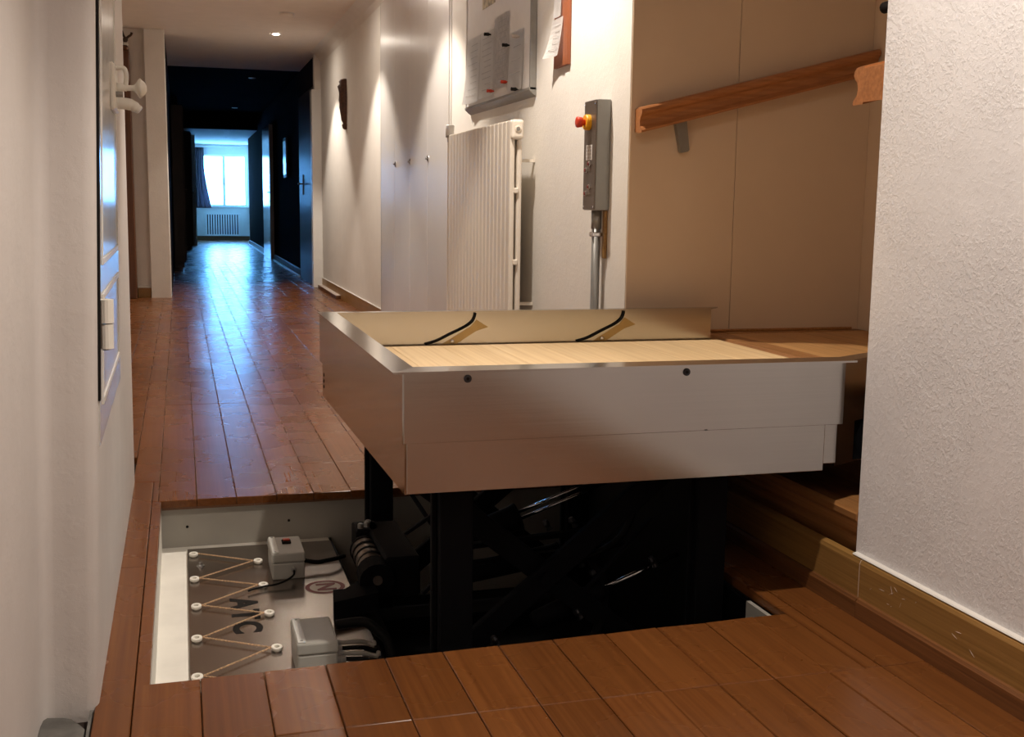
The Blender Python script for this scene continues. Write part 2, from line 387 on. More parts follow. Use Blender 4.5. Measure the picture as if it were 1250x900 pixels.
# far corridor
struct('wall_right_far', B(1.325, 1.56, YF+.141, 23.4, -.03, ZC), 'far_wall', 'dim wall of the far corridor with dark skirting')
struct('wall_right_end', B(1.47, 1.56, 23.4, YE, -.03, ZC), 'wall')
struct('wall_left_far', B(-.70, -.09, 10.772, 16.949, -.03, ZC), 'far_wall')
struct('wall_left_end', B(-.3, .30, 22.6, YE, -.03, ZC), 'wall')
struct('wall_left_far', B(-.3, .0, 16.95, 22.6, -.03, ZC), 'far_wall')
# pier on the left and doorway casing on the right
pr = struct_root('wall_pier', 'white painted pier where the corridor narrows', (-.18, 10.5, 0), 'wall')
obj('pier_face', B(-.262, -.092, 10.45, 10.771, -.01, ZC, .006, 2), 'wall', pr)
obj('pier_return', B(-.70, -.262, 10.52, 10.771, -.01, ZC), 'wall', pr)
cs = struct_root('door_frame', 'white casing of the doorway into the dark corridor', (1.3, YF, 0), 'door')
obj('casing_post', B(1.268, XW, YF, YF+.14, 0, 1.95, .004), 'white_satin', cs)
obj('casing_lintel', B(1.30, XW-.0005, YF+.02, YF+.1405, 1.95, ZC), 'wall', cs)
# end wall with window opening
we = bmesh.new()
WX0, WX1, WZ0, WZ1 = .50, 1.42, .745, 1.85
bx(we, .28, WX0, YE, YE+.25, -.03, 2.08); bx(we, WX1, 1.57, YE, YE+.25, -.03, 2.08)
bx(we, WX0, WX1, YE, YE+.25, -.03, WZ0); bx(we, WX0, WX1, YE, YE+.25, WZ1, 2.08)
struct('wall_end', we, 'wall', 'pale wall at the far end of the corridor round the window')
wn = struct_root('window_1', 'bright two-leaf casement window at the end of the corridor', (.96, YE+.1, WZ0))
for a, b in ((WX0, .945), (.945, WX1)):
    f = bmesh.new(); w = .028
    bx(f, a, a+w, YE+.1, YE+.15, WZ0, WZ1); bx(f, b-w, b, YE+.1, YE+.15, WZ0, WZ1)
    bx(f, a+w, b-w, YE+.1, YE+.15, WZ0, WZ0+w); bx(f, a+w, b-w, YE+.1, YE+.15, WZ1-w, WZ1)
    fr = obj('window_frame', f, 'white_satin', wn)
    obj('pane', B(a+w, b-w, YE+.12, YE+.126, WZ0+w, WZ1-w), 'glass', fr)
obj('window_handle', B(.938, .952, YE+.08, YE+.1, 1.22, 1.36, .003), 'grey_metal', wn)
obj('window_sill', B(WX0-.04, WX1+.04, YE-.06, YE+.1, WZ0-.03, WZ0, .004), 'white_satin', wn)

# ------------------------------------------------------------------ skirtings
sk = struct_root('baseboard_right', 'scuffed ochre skirting board with dark plinth strip under the rough wall', (XN, 1, 0))
def skirt_piece(name, y0, y1, mat, prof):
    bm = bmesh.new(); prism(bm, [(x, y0, z) for x, z in prof], (0, y1-y0, 0)); return obj(name, bm, mat, sk)
BP = [(XN, .034), (XR+.004, .034), (XR+.004, .114), (XR+.007, .122), (XN-.002, .126), (XN, .126)]
PP = [(XN, 0), (XR-.006, 0), (XR-.006, .036), (XR-.002, .042), (XR+.004, .043), (XN, .043)]
skirt_piece('board', -2.2, 1.999, 'skirting', BP); skirt_piece('board', 2.0015, 3.388, 'skirting', BP); skirt_piece('joint', 1.999, 2.0015, 'cream', [(x+.0003, z) for x, z in BP])
skirt_piece('paint_line', -2.2, 2.035, 'white_satin', [(XN, .126), (XN-.012, .1262), (XN-.010, .1285), (XN, .130)])
skirt_piece('plinth', -2.2, 1.992, 'plinth', PP); skirt_piece('plinth', 1.994, 3.388, 'plinth', PP)
# pale scratches on the board
for k in range(34):
    y = random.uniform(.95, 1.96); z = random.uniform(.05, .105); L = random.uniform(.002, .010); a = random.uniform(-1.2, 1.2)
    p = Vector((XR+.0038, y, z)); d = Vector((0, math.cos(a), math.sin(a)))*L
    obj('scratch', T([p-d, p, p+d], [.0002, random.uniform(.0004, .0008), .0002], 4), 'cream', sk)
b2 = struct_root('baseboard_right_rear', 'brown skirting along the white wall beyond the cupboard', (XW, 10, 0), 'baseboard')
bm = bmesh.new(); prism(bm, [(XW, 7.976, 0), (XW-.008, 7.976, 0), (XW-.008, 7.976, .1), (XW, 7.976, .1)], (0, YF-7.976, 0)); obj('board', bm, 'skirting', b2)
obj('paint_line', B(XW-.009, XW, 7.976, YF, .1, .104), 'white_satin', b2)
obj('plinth', B(1.310, XW-.008, 10.12, YF, 0, .030, .002), 'plinth', b2); obj('plinth_edge', B(1.312, XW-.008, 10.12, YF, .030, .034), 'cream', b2)
b3 = struct_root('baseboard_left', 'short brown skirting at the foot of the white pier', (-.34, 10.5, 0), 'baseboard')
obj('board', B(-.375, -.264, 10.49, 10.52, 0, .085, .003), 'skirting', b3)
obj('capping', B(-.375, -.263, 10.485, 10.525, .085, .10, .003), 'white_satin', b3)
b4 = struct_root('baseboard_far', 'dark skirting with pale strip along the far corridor wall', (1.32, 15, 0), 'baseboard')
for a, b in ((13.2, 17.1), (18.6, 23.4)):
    obj('board', B(1.305, 1.325, a, b, 0, .09, .002), 'plinth', b4); obj('strip', B(1.285, 1.305, a, b, 0, .02, .002), 'white_satin', b4)
b5 = struct('baseboard_end', B(.30, 1.47, YE-.03, YE, 0, .09, .003), 'plinth', 'dark skirting below the far window')

# ------------------------------------------------------------------ stair and landing
st = struct_root('stair', 'brown wooden steps up to the landing beside the lift', (1.5, 2.9, 0), 'stair')
obj('riser', B(1.385, 1.40, 2.042, YB-.008, 0, .186), 'stair', st)
bm = bmesh.new(); prism(bm, [(1.366, 2.042, .190), (1.362, 2.042, .197), (1.362, 2.042, .209), (1.368, 2.042, .216), (1.66, 2.042, .216), (1.66, 2.042, .186), (1.372, 2.042, .186)], (0, YB-2.052, 0)); obj('tread', bm, 'stair', st)
bm = bmesh.new(); prism(bm, [(1.372, 2.042, .165), (1.385, 2.042, .150), (1.385, 2.042, .186), (1.372, 2.042, .186)], (0, YB-2.052, 0)); obj('cove_strip', bm, 'stair', st)
obj('riser', B(1.655, 1.67, 2.042, YB-.008, .216, ZL-.03), 'stair', st)
ld = struct_root('landing', 'golden oak landing floor at the top of the steps', (2.0, 2.9, ZL), 'floor')
bm = bmesh.new(); prism(bm, [(1.630, 2.042, ZL-.022), (1.626, 2.042, ZL-.010), (1.634, 2.042, ZL), (1.70, 2.042, ZL), (1.70, 2.042, ZL-.03), (1.64, 2.042, ZL-.03)], (0, YB-2.052, 0)); obj('nosing', bm, 'stair', ld)
for k in range(4):
    a = 1.701+k*.1292; obj('plank', B(a, a+.1284, 2.042, YB-.06, ZL-.03, ZL, .0012), 'oak_landing', ld)
obj('border_board', B(1.701, 2.217, YB-.059, YB-.008, ZL-.03, ZL+.001, .0012), 'stair', ld)
obj('wall_strip', B(1.65, 2.19, YB-.018, YB-.0065, ZL+.001, ZL+.010, .002), 'stair', ld)

# ------------------------------------------------------------------ handrails
def rail_profile(d):     # cross-section in the plane (out from the wall, up); d = direction out of the wall
    p = [(.000, 0), (.036, 0), (.037, .007), (.031, .013), (.023, .020), (.020, .034), (.024, .046), (.033, .054), (.037, .062), (.035, .070), (.028, .076), (.016, .078), (.000, .078)]
    return [(d*a, b) for a, b in p]
def handrail(label, x0, z0, x1, z1, ywall, d, gap):
    t = thing('handrail', label, 'handrail', (x0, ywall, z0), 'beech handrails of the stair')
    bm = bmesh.new(); prism(bm, [(x0, ywall+d*gap+a, z0+b) for a, b in rail_profile(d)], (x1-x0, 0, z1-z0)); obj('rail', bm, 'rail', t)
    bm = bmesh.new(); prism(bm, [(x0, ywall+d*.001, z0+.004), (x0, ywall+d*gap, z0+.004), (x0, ywall+d*gap, z0+.074), (x0, ywall+d*.001, z0+.074)], (x1-x0, 0, z1-z0)); obj('wall_batten', bm, 'rail', t)
    return t
h1 = handrail('sloping beech handrail on the beige niche wall', 1.378, 1.078, 2.212, 1.295, YB-.006, -1, .02)
bm = bmesh.new(); prism(bm, [(1.507, YB-.028, 1.118), (1.545, YB-.028, 1.1255), (1.558, YB-.028, 1.0313), (1.553, YB-.028, 1.026), (1.533, YB-.028, 1.0216), (1.528, YB-.028, 1.025)], (0, .020, 0))
obj('bracket', bm, 'grey_metal', h1, label='flat grey metal bracket plate')
h2 = handrail('beech handrail end on the hidden side of the rough plaster wall', 1.372, 1.068, 2.1, 1.257, 2.041, 1, .080)

# dark round knob on the hidden wall above the rail
tag(obj('coat_hook', lathe((1.402, 2.041, 1.262), (0, 1, 0), ((0, .006), (.05, .006), (.055, .012), (.066, .012), (.07, .007)), 12), 'ink', None, True), 'small dark hook above the handrail end by the rough wall corner', 'hook')

# ------------------------------------------------------------------ the platform lift
LX0, LX1, LY0, LY1 = .395, 1.345, 2.085, 3.275
RZ, SZ, BZ, FZ = .538, .397, .297, .440
lf = thing('platform_lift', 'raised stainless steel platform lift on black scissor frame above its pit', 'lift', (.9, 2.7, -.35))
# upper skirts: flat sheets with folded rim; lower skirts slightly inset
obj('upper_skirt', B(LX0+.001, LX1, LY0, LY0+.004, SZ, RZ-.004, .0008), 'steel', lf)
bm = bmesh.new(); prism(bm, [(LX0-.002, LY0, SZ), (LX0+.002, LY0+.001, SZ), (.380, LY1, SZ), (.376, LY1, SZ)], (0, 0, RZ-.004-SZ)); obj('upper_skirt', bm, 'steel_y', lf)
# left side sheet runs from the inset front corner
obj('upper_skirt', B(LX0, 1.603, LY1-.004, LY1, SZ, RZ-.004), 'steel', lf)
obj('lower_skirt', B(.4028, 1.305, LY0+.005, LY0+.009, BZ, SZ+.02, .0008), 'steel', lf)
obj('lower_skirt', B(1.305, 1.335, LY0+.005, LY0+.009, .312, SZ+.02, .0008), 'steel', lf)
bm = bmesh.new(); prism(bm, [(.3985, LY0+.005, BZ), (.4025, LY0+.006, BZ), (.386, LY1-.012, BZ), (.382, LY1-.012, BZ)], (0, 0, SZ+.01-BZ)); obj('lower_skirt', bm, 'steel_y', lf)
obj('lower_skirt', B(.385, 1.603, LY1-.012, LY1-.008, BZ, SZ+.02), 'steel', lf)
# angled sheet beside the wall corner
for n, (ax, ay, bx_, by, z0, z1) in enumerate(((1.346, 2.092, 1.62, 2.232, SZ, RZ-.004), (1.336, 2.098, 1.62, 2.240, .303, SZ+.01))):
    bm = bmesh.new(); prism(bm, [(ax, ay, z0), (bx_, by, z0), (bx_, by+.004, z0), (ax, ay+.004, z0)], (0, 0, z1-z0)); obj('angled_skirt', bm, 'steel', lf)
# rim flanges, mitred at the corner
bm = bmesh.new(); prism(bm, [(.372, 2.070, RZ-.004), (.423, 2.136, RZ-.004), (.423, 3.250, RZ-.004), (.372, 3.282, RZ-.004)], (0, 0, .004)); obj('rim_flange', bm, 'steel_y', lf)
bm = bmesh.new(); prism(bm, [(.3725, 2.0695, RZ-.004), (1.352, 2.055, RZ-.004), (1.352, 2.115, RZ-.004), (.4235, 2.1355, RZ-.004)], (0, 0, .004)); obj('rim_flange', bm, 'steel', lf)
bm = bmesh.new(); prism(bm, [(1.352, 2.070, RZ-.004), (1.625, 2.21, RZ-.004), (1.60, 2.25, RZ-.004), (1.352, 2.118, RZ-.004)], (0, 0, .004)); obj('rim_flange', bm, 'steel', lf)
bm = bmesh.new(); prism(bm, [(.372, 3.2825, RZ-.004), (.4235, 3.2505, RZ-.004), (1.603, 3.2505, RZ-.004), (1.638, 3.2825, RZ-.004)], (0, 0, .004)); obj('rim_flange', bm, 'steel', lf)
# inner sides of the tray
obj('inner_wall', B(.423, 1.60, 3.250, 3.253, FZ-.02, RZ-.004), 'steel', lf)
obj('inner_wall', B(.420, .423, 2.136, 3.250, FZ-.02, RZ-.004), 'steel_y', lf)
obj('inner_wall', B(.423, 1.35, 2.128, 2.131, FZ-.02, RZ-.004), 'steel', lf)
# pale oak floor of the platform: boards of their own
k = 0; x = .428
while x < 1.615:
    w = min(.147, 1.616-x); obj('floor_board', B(x, x+w-.0008, 2.135 if x < 1.33 else 2.25, 3.232, FZ-.02, FZ, .0008), 'oak_light', lf); x += w; k += 1
obj('deck', B(.424, 1.612, 2.132, 3.249, BZ+.01, FZ-.021), 'black', lf)
obj('side_shield', B(1.181, 1.186, 2.325, 3.22, -.349, BZ+.009), 'black', lf)
# bent cables and straps on the inside of the far rim
for x0 in (.700, 1.172):
    y = 3.243
    cb = obj('bent_cable', T(smooth_pts([(x0-.02, y, .4425), (x0+.015, y, .452), (x0+.055, y, .471), (x0+.10, y, .492), (x0+.122, y, .508), (x0+.130, y, .524), (x0+.131, y, .533)]), .0032, 8), 'rubber', lf, True)
    bm = bmesh.new(); prism(bm, [(x0+.03, y+.005, .441), (x0+.075, y+.005, .441), (x0+.135, y+.005, .478), (x0+.172, y+.005, .490), (x0+.136, y+.005, .512), (x0+.118, y+.005, .492)], (0, .002, 0)); obj('strap', bm, 'brass', lf)
    obj('strap_screw', lathe((x0+.062, y+.004, .449), (0, -1, 0), ((0, .006), (.003, .006), (.004, .003)), 10), 'chrome', lf)
# countersunk screws in the front skirt
for x in (.520, .977):
    s = obj('skirt_screw', lathe((x, LY0+.001, .520), (0, -1, 0), ((0, .0078), (.0025, .0078), (.0035, .0062), (.0036, .0045)), 20), 'dark_fitting', lf)
    obj('socket', lathe((x, LY0-.0026, .520), (0, -1, 0), ((0, .0034), (.0006, .0034)), 6), 'ink', s)
obj('skirt_notch', B(1.022, 1.028, LY0-.0006, LY0+.001, SZ+.0002, SZ+.0022), 'ink', lf)
for dz in (0, .016, .034): obj('side_hole', lathe((.3825, 3.235, .328+dz), (-1, 0, 0), ((0, .0055), (.0012, .0055)), 10), 'ink', lf)
# black posts
for (px, py, w) in ((.532, 2.235, .036), (1.146, 2.30, .036), (.54, 3.20, .033), (1.146, 3.20, .036)):
    p = obj('post', B(px-w, px+w, py-.02, py+.02, -.35, BZ+.012, .003), 'black', lf)
    obj('post_flange', B(px-w-.012, px-w, py+.004, py+.02, -.35, BZ+.01, .002), 'black', p)
# scissor arms
def bar(name, a, b, w, t, mat, par):
    a, b = Vector(a), Vector(b); d = (b-a).normalized(); n = Vector((0, 1, 0)); u = d.cross(n).normalized()
    bm = bmesh.new(); prism(bm, [a-u*w-n*t, a+u*w-n*t, a+u*w+n*t, a-u*w+n*t], b-a)
    bmesh.ops.bevel(bm, geom=bm.edges[:], offset=min(w, t)*.3, segments=1, affect='EDGES')
    return obj(name, bm, mat, par)
for y in (2.42, 3.05):
    a1 = bar('scissor_arm', (.46, y, -.28), (1.13, y, .27), .028, .010, 'black', lf)
    bar('scissor_arm', (.46, y+.04, .27), (1.13, y+.04, -.28), .028, .010, 'black', lf)
    obj('pivot_pin', lathe((.795, y-.02, -.005), (0, 1, 0), ((0, .016), (.09, .016)), 14), 'black', a1)
obj('base_frame', B(.42, 1.18, 2.36, 2.46, -.35, -.30, .004), 'black', lf); obj('base_frame', B(.42, 1.18, 3.0, 3.10, -.35, -.30, .004), 'black', lf)
obj('cross_tube', T([(.47, 2.40, -.26), (.47, 3.10, -.26)], .022, 12), 'black', lf, True)
obj('cross_tube', T([(1.12, 2.40, .255), (1.12, 3.10, .255)], .022, 12), 'black', lf, True)
def ram(a, b, rb, split, rods, par):
    a, b = Vector(a), Vector(b); m = a.lerp(b, split)
    c = obj('hydraulic_cylinder', T([a, a.lerp(m, .05), a.lerp(m, .93), m], [rb*.8, rb, rb, rb*1.12], 16), 'black', par, True)
    for dz, r in rods: obj('piston_rod', T([m+Vector((0, 0, dz)), b+Vector((0, 0, dz))], r, 10), 'chrome', c, True)
    return c
ram((.60, 2.70, -.012), (1.10, 2.70, .165), .033, .42, ((.011, .004), (-.009, .004)), lf)
ram((.62, 2.62, -.055), (1.00, 2.62, -.002), .026, .72, ((.010, .004), (-.012, .004)), lf)
ram((.79, 2.50, -.145), (1.165, 2.50, -.002), .024, .47, ((.0, .0065),), lf)
bar('tie_bar', (.62, 2.58, .030), (1.02, 2.58, .052), .006, .012, 'black', lf); bar('tie_bar', (.60, 2.55, -.005), (1.04, 2.55, .018), .005, .01, 'black', lf)
bar('guide_bar', (.45, 2.8, .27), (.60, 2.45, .02), .005, .008, 'black', lf)
bar('guide_bar', (.50, 2.62, .06), (.56, 2.52, .14), .005, .006, 'black', lf); bar('guide_bar', (.52, 2.5, -.05), (.56, 2.46, .01), .005, .006, 'black', lf)
bar('guide_bar', (.90, 2.45, -.06), (1.07, 2.45, .11), .004, .006, 'black', lf)
for (x, y, z) in ((.93, 2.58, -.03), (.96, 2.56, -.06), (.855, 2.62, .058), (.88, 2.45, -.115), (.64, 2.32, -.11), (.93, 2.64, .055), (1.07, 2.45, .0)):
    h = obj('hose_fitting', T([(x, y, z+.012), (x+.004, y, z+.004), (x+.01, y, z-.004), (x+.014, y, z-.012)], [.006, .009, .006, .008], 10), 'dark_fitting', lf)
obj('hose', T(smooth_pts([(.94, 2.62, -.005), (.99, 2.55, -.08), (.90, 2.4, -.17), (.72, 2.30, -.19), (.55, 2.26, -.2)]), .011, 8), 'rubber', lf, True)
obj('hose', T(smooth_pts([(1.02, 2.5, .25), (1.05, 2.5, .16), (1.01, 2.5, .05), (.93, 2.58, -.03)]), .009, 8), 'rubber', lf, True)

# ------------------------------------------------------------------ base plate with cord, lettering and emblem
ZP = -.135
bp_ = thing('base_plate', 'dull brushed metal plate with lettering in the shallow end of the pit', 'plate', (.2, 2.7, -.145))
bm = bmesh.new(); prism(bm, [(-.006, 2.02, -.145), (.398, 2.02, -.145), (.398, 3.255, -.145), (-.006, 3.262, -.145)], (0, 0, .010)); obj('plate', bm, 'steel_dark', bp_)
def text_mesh(s, size, loc, rot, mat, par, name, sx=1.0, outline=0.):
    c = bpy.data.curves.new('txt', 'FONT'); c.body = s; c.size = size; c.align_x = 'CENTER'; c.align_y = 'CENTER'; c.extrude = .0003; c.offset = outline
    o = bpy.data.objects.new('txt', c); col.objects.link(o)
    me = bpy.data.meshes.new_from_object(o); bpy.data.objects.remove(o); bpy.data.curves.remove(c)
    mt = Matrix.Translation(loc) @ Matrix.Rotation(rot, 4, 'Z') @ Matrix.Diagonal((sx, 1, 1, 1)); me.transform(mt)
    me.materials.clear(); me.materials.append(M[mat]); q = bpy.data.objects.new(name, me); col.objects.link(q); put(q, par); return q
# outlined capitals reading toward the near edge of the pit
for ch, y in (('A', 2.772), ('T', 2.690), ('C', 2.607)):
    l1 = text_mesh(ch, .088, (.122, y, ZP+.0004), -math.pi/2, 'ink', bp_, 'letter', 1.2, .0035)
# emblem: dark red ring, cream disc and a heavy N
def disc(x, y, z, r0, r1, h, seg=40):
    bm = bmesh.new(); lo = []; hi = []
    for k in range(seg):
        a = 2*math.pi*k/seg
        lo.append(bm.verts.new((x+r0*math.cos(a), y+r0*math.sin(a), z+h))); hi.append(bm.verts.new((x+r1*math.cos(a), y+r1*math.sin(a), z+h)))
    for k in range(seg):
        q = (k+1) % seg
        bm.faces.new((lo[k], hi[k], hi[q], lo[q]))
    return bm
em = obj('emblem', disc(.334, 2.844, ZP, .001, .0525, .0004), 'cream', bp_, label='round emblem with dark red ring')
obj('emblem_ring', disc(.334, 2.844, ZP, .0395, .051, .0009), 'dark_red', em)
text_mesh('N', .066, (.334, 2.844, ZP+.0010), -math.pi/2, 'dark_red', em, 'emblem_letter', 1.1, .0022)
LE = [(.010, 3.190), (.010, 2.972), (.012, 2.761), (.010, 2.548), (.008, 2.329), (.010, 2.11)]
RE = [(.180, 3.088), (.180, 2.883), (.180, 2.673), (.180, 2.450), (.180, 2.235)]
def eyelet(x, y):
    t = thing('cord_eyelet', 'small ivory eyelet along the plate edge beside the white ledge' if x < .1 else 'small ivory eyelet in the row beside the grey junction boxes', 'eyelet', (x, y, ZP), 'ivory eyelets by the white ledge' if x < .1 else 'ivory eyelets by the junction boxes')
    bm = bmesh.new(); seg = 18; s = -1 if x < .1 else 1
    rings = []
    for (r, z) in ((.006, .003), (.006, .009), (.012, .009), (.0125, .0075), (.012, .003)):
        rings.append([bm.verts.new((x+r*math.cos(2*math.pi*k/seg), y+1.35*r*math.sin(2*math.pi*k/seg), ZP+z)) for k in range(seg)])
    rings.append(rings[0])
    for a, b in zip(rings, rings[1:]):
        for k in range(seg): bm.faces.new((a[k], a[(k+1) % seg], b[(k+1) % seg], b[k]))
    obj('ring', bm, 'ivory', t)
    obj('foot', lathe((x, y, ZP), (0, 0, 1), ((0, .007), (.003, .006)), 14), 'ivory', t)
    return t
for x, y in LE[:5]+RE[:4]: eyelet(x, y)
pts = []
for i in range(5):
    pts.append((LE[i][0]+.012, LE[i][1], ZP+.0075)); pts.append((RE[i][0]-.012, RE[i][1], ZP+.0075))
bm = bmesh.new()
for a, b in zip(pts, pts[1:]):
    a, b = Vector(a), Vector(b); n = 60; d = (b-a).normalized(); s1, s2 = frame_of(d)
    for ph in (0, math.pi):       # two twisted strands
        tube(bm, [a.lerp(b, k/n)+.0011*(math.cos(k*1.1+ph)*s1+math.sin(k*1.1+ph)*s2) for k in range(n+1)], .0013, 5)
tag(obj('zigzag_cord', bm, 'cord', None, True), 'tan twisted cord laced in a zigzag between the ivory eyelets', 'cord')
bl = thing('plate_bolt', 'bright bolt with washer at the corner of the base plate', 'bolt', (.028, 3.10, ZP))
obj('washer', lathe((.028, 3.10, ZP), (0, 0, 1), ((0, .011), (.0015, .011)), 18), 'chrome', bl); obj('bolt_head', lathe((.028, 3.10, ZP+.0015), (0, 0, 1), ((0, .006), (.008, .006), (.009, .005)), 6), 'chrome', bl)

def junction_box(label, x0, x1, y0, y1, zt):
    t = thing('junction_box', label, 'box', ((x0+x1)/2, (y0+y1)/2, ZP), 'grey junction boxes in the pit')
    lid_z = zt-.026
    obj('box_body', B(x0, x1, y0, y1, ZP, lid_z, .004, 2), 'box', t)
    lid = obj('lid', B(x0-.0015, x1+.0015, y0-.0015, y1+.0015, lid_z+.0012, zt, .004, 2), 'box', t)
    obj('lid_strip', B(x0+.001, x0+.018, y0+.004, y1-.002, zt, zt+.003, .0014, 2), 'boxlid', lid)
    for yy in (y0+.012, y1-.012): obj('lid_screw', lathe((x0+.0095, yy, zt+.003), (0, 0, 1), ((0, .003), (.0008, .003)), 10), 'grey_metal', lid)
    return t
jA = junction_box('grey junction box with a red and black rocker switch on its lid', .207, .291, 2.928, 3.083, -.064)
sw = obj('rocker_switch', B(.240, .264, 3.012, 3.040, -.064, -.058, .0015), 'ink', jA); obj('rocker', B(.243, .261, 3.022, 3.037, -.058, -.0545, .001), 'red', sw)
obj('cable_gland', lathe((.262, 2.9275, -.108), (0, -1, 0), ((0, .007), (.008, .007), (.009, .005), (.014, .005)), 12), 'grey_metal', jA)
jB = junction_box('grey junction box with cable glands on its side', .209, .291, 2.270, 2.418, -.055)
jb2 = [.0, .0]
for i, y in enumerate((2.292, 2.322, 2.352, 2.382)):
    obj('cable_gland', lathe((.291, y, -.105), (1, 0, 0), ((0, .010), (.010, .010), (.011, .007), (.02, .007)), 12), 'grey_metal', jB)
    tag(obj('grey_cable', T(smooth_pts([(.309, y, -.105), (.35, y+.004*i, -.110), (.375, y+.01+.006*i, -.122), (.388, y+.02, -.126), (.392, y+.04, -.127)]), .0052, 8), 'grey_paint' if i % 2 else 'rubber', None, True),
        ('thin black cable from the gland farthest along the junction box', 'thin grey cable beside the lowest black one at the junction box', 'thin black cable between two grey ones at the junction box', 'thin grey cable next to the thick dark cable at the junction box')[i], 'cable', 'cables from the junction box')
tag(obj('thin_cable', T(smooth_pts([(.262, 2.914, -.108), (.258, 2.895, -.114), (.235, 2.876, -.121), (.21, 2.866, -.125), (.185, 2.862, -.126), (.155, 2.848, -.126), (.14, 2.838, -.1265)]), .0026, 8), 'rubber', None, True), 'thin black cable from the switch box past an eyelet', 'cable')
tag(obj('thick_cable', T(smooth_pts([(.31, 2.44, -.085), (.37, 2.43, -.08), (.40, 2.42, -.10), (.42, 2.40, -.12), (.425, 2.38, -.16)]), .011, 10), 'rubber', None, True), 'thick dark cable curving from the junction box under the lift', 'cable')
# pump unit beside the lift frame
pu = thing('pump_unit', 'black hydraulic pump with banded pale motor at the edge of the pit plate', 'pump', (.43, 2.8, ZP))
obj('motor', T([(.455, 2.99, -.075), (.452, 2.95, -.075), (.450, 2.86, -.075), (.448, 2.76, -.075)], [.028, .036, .036, .036], 20), 'plate_brown', pu, True)
for y in (2.95, 2.905, 2.86, 2.815): obj('motor_band', T([(.4515, y, -.075), (.451, y-.010, -.075)], .0385, 20), 'black', pu)
obj('pump_head', T([(.447, 2.76, -.075), (.446, 2.70, -.08)], .044, 18), 'black', pu)
obj('head_cap', T([(.447, 2.70, -.078), (.447, 2.694, -.078)], .012, 12), 'plate_brown', pu)
obj('tank', B(.47, .56, 2.72, 3.06, ZP, -.03, .006), 'black', pu)
obj('valve_block', B(.435, .50, 2.98, 3.07, ZP, -.03, .004), 'black', pu)
for (x, y, z) in ((.45, 3.0, -.026), (.475, 3.03, -.026), (.465, 2.99, -.02)): obj('valve_cap', lathe((x, y, z-.004), (0, 0, 1), ((0, .008), (.012, .008), (.014, .005)), 10), 'grey_metal', pu)
bm = bmesh.new(); prism(bm, [(.325, 2.60, ZP), (.44, 2.645, ZP), (.44, 2.755, ZP), (.405, 2.745, ZP), (.365, 2.69, ZP), (.335, 2.69, ZP)], (0, 0, .045)); obj('foot_bracket', bm, 'black', pu)
tag(obj('thick_cable', T(smooth_pts([(.294, 2.99, -.105), (.33, 2.985, -.112), (.36, 2.99, -.110), (.39, 3.01, -.112), (.41, 3.04, -.118)]), .006, 10), 'rubber', None, True), 'dark cable from the switch box rising to the pump valves', 'cable')

# ------------------------------------------------------------------ radiator
rd = thing('radiator', 'tall cream tubular radiator on the white wall', 'radiator', (1.26, 4.82, .2))
RY0, RY1, RT, RB = 4.27, 5.37, 1.176, .20
n = 18; pitch = (RY1-RY0-.04)/n
tb = None
for k in range(n):
    y = RY0+.02+pitch*(k+.5)
    if tb is None:
        bm = bmesh.new()
        for x0, x1 in ((1.232, 1.253), (1.262, 1.282)):
            bx(bm, x0, x1, y-pitch*.485, y+pitch*.485, RB+.03, RT-.0, .007, 3)
        tb = obj('tube', bm, 'radiator', rd); base_y = y
    else:
        c = tb.copy(); col.objects.link(c); put(c, rd); c.location.y = tb.location.y + (y-base_y)
hd = bmesh.new(); bx(hd, 1.235, 1.279, RY0+.012, RY1-.012, RT-.07, RT-.012, .01, 2); obj('header', hd, 'radiator', rd)
hd = bmesh.new(); bx(hd, 1.235, 1.279, RY0+.012, RY1-.012, RB, RB+.05, .01, 2); obj('header', hd, 'radiator', rd)
bm = bmesh.new(); bx(bm, 1.232, 1.283, RY0, RY0+.03, RT-.075, RT+.002, .012, 3); obj('end_cap', bm, 'radiator', rd)
for z in (.895, .617, .39): obj('tube_bridge', B(1.249, 1.267, RY0+.012, RY0+.03, z, z+.022, .004), 'radiator', rd)
pl = obj('blanking_plug', lathe((1.257, RY0+.001, RT-.035), (0, -1, 0), ((0, .0125), (.004, .0125), (.005, .010)), 18), 'radiator', rd); obj('vent_screw', lathe((1.257, RY0-.004, RT-.035), (0, -1, 0), ((0, .008), (.002, .008)), 8), 'frame_grey', pl)
for z in (1.02, .45): obj('wall_bracket', B(1.282, XW-.001, 4.38, 4.40, z, z+.012), 'radiator', rd)
vp = obj('feed_pipe', T(smooth_pts([(1.246, RY1+.028, .03), (1.246, RY1+.028, .6), (1.246, RY1+.028, 1.125), (1.248, RY1+.016, 1.145), (1.250, RY1-.01, 1.145)]), .009, 10), 'radiator', rd, True)
va = obj('valve', lathe((1.247, RY1+.018, 1.145), (0, 0, 1), ((0, .012), (.02, .014), (.03, .014), (.032, .02), (.075, .022), (.08, .018)), 16), 'ring', rd, True)
obj('valve_ring', lathe((1.247, RY1+.018, 1.166), (0, 0, 1), ((0, .021), (.008, .021)), 16), 'frame_grey', va)

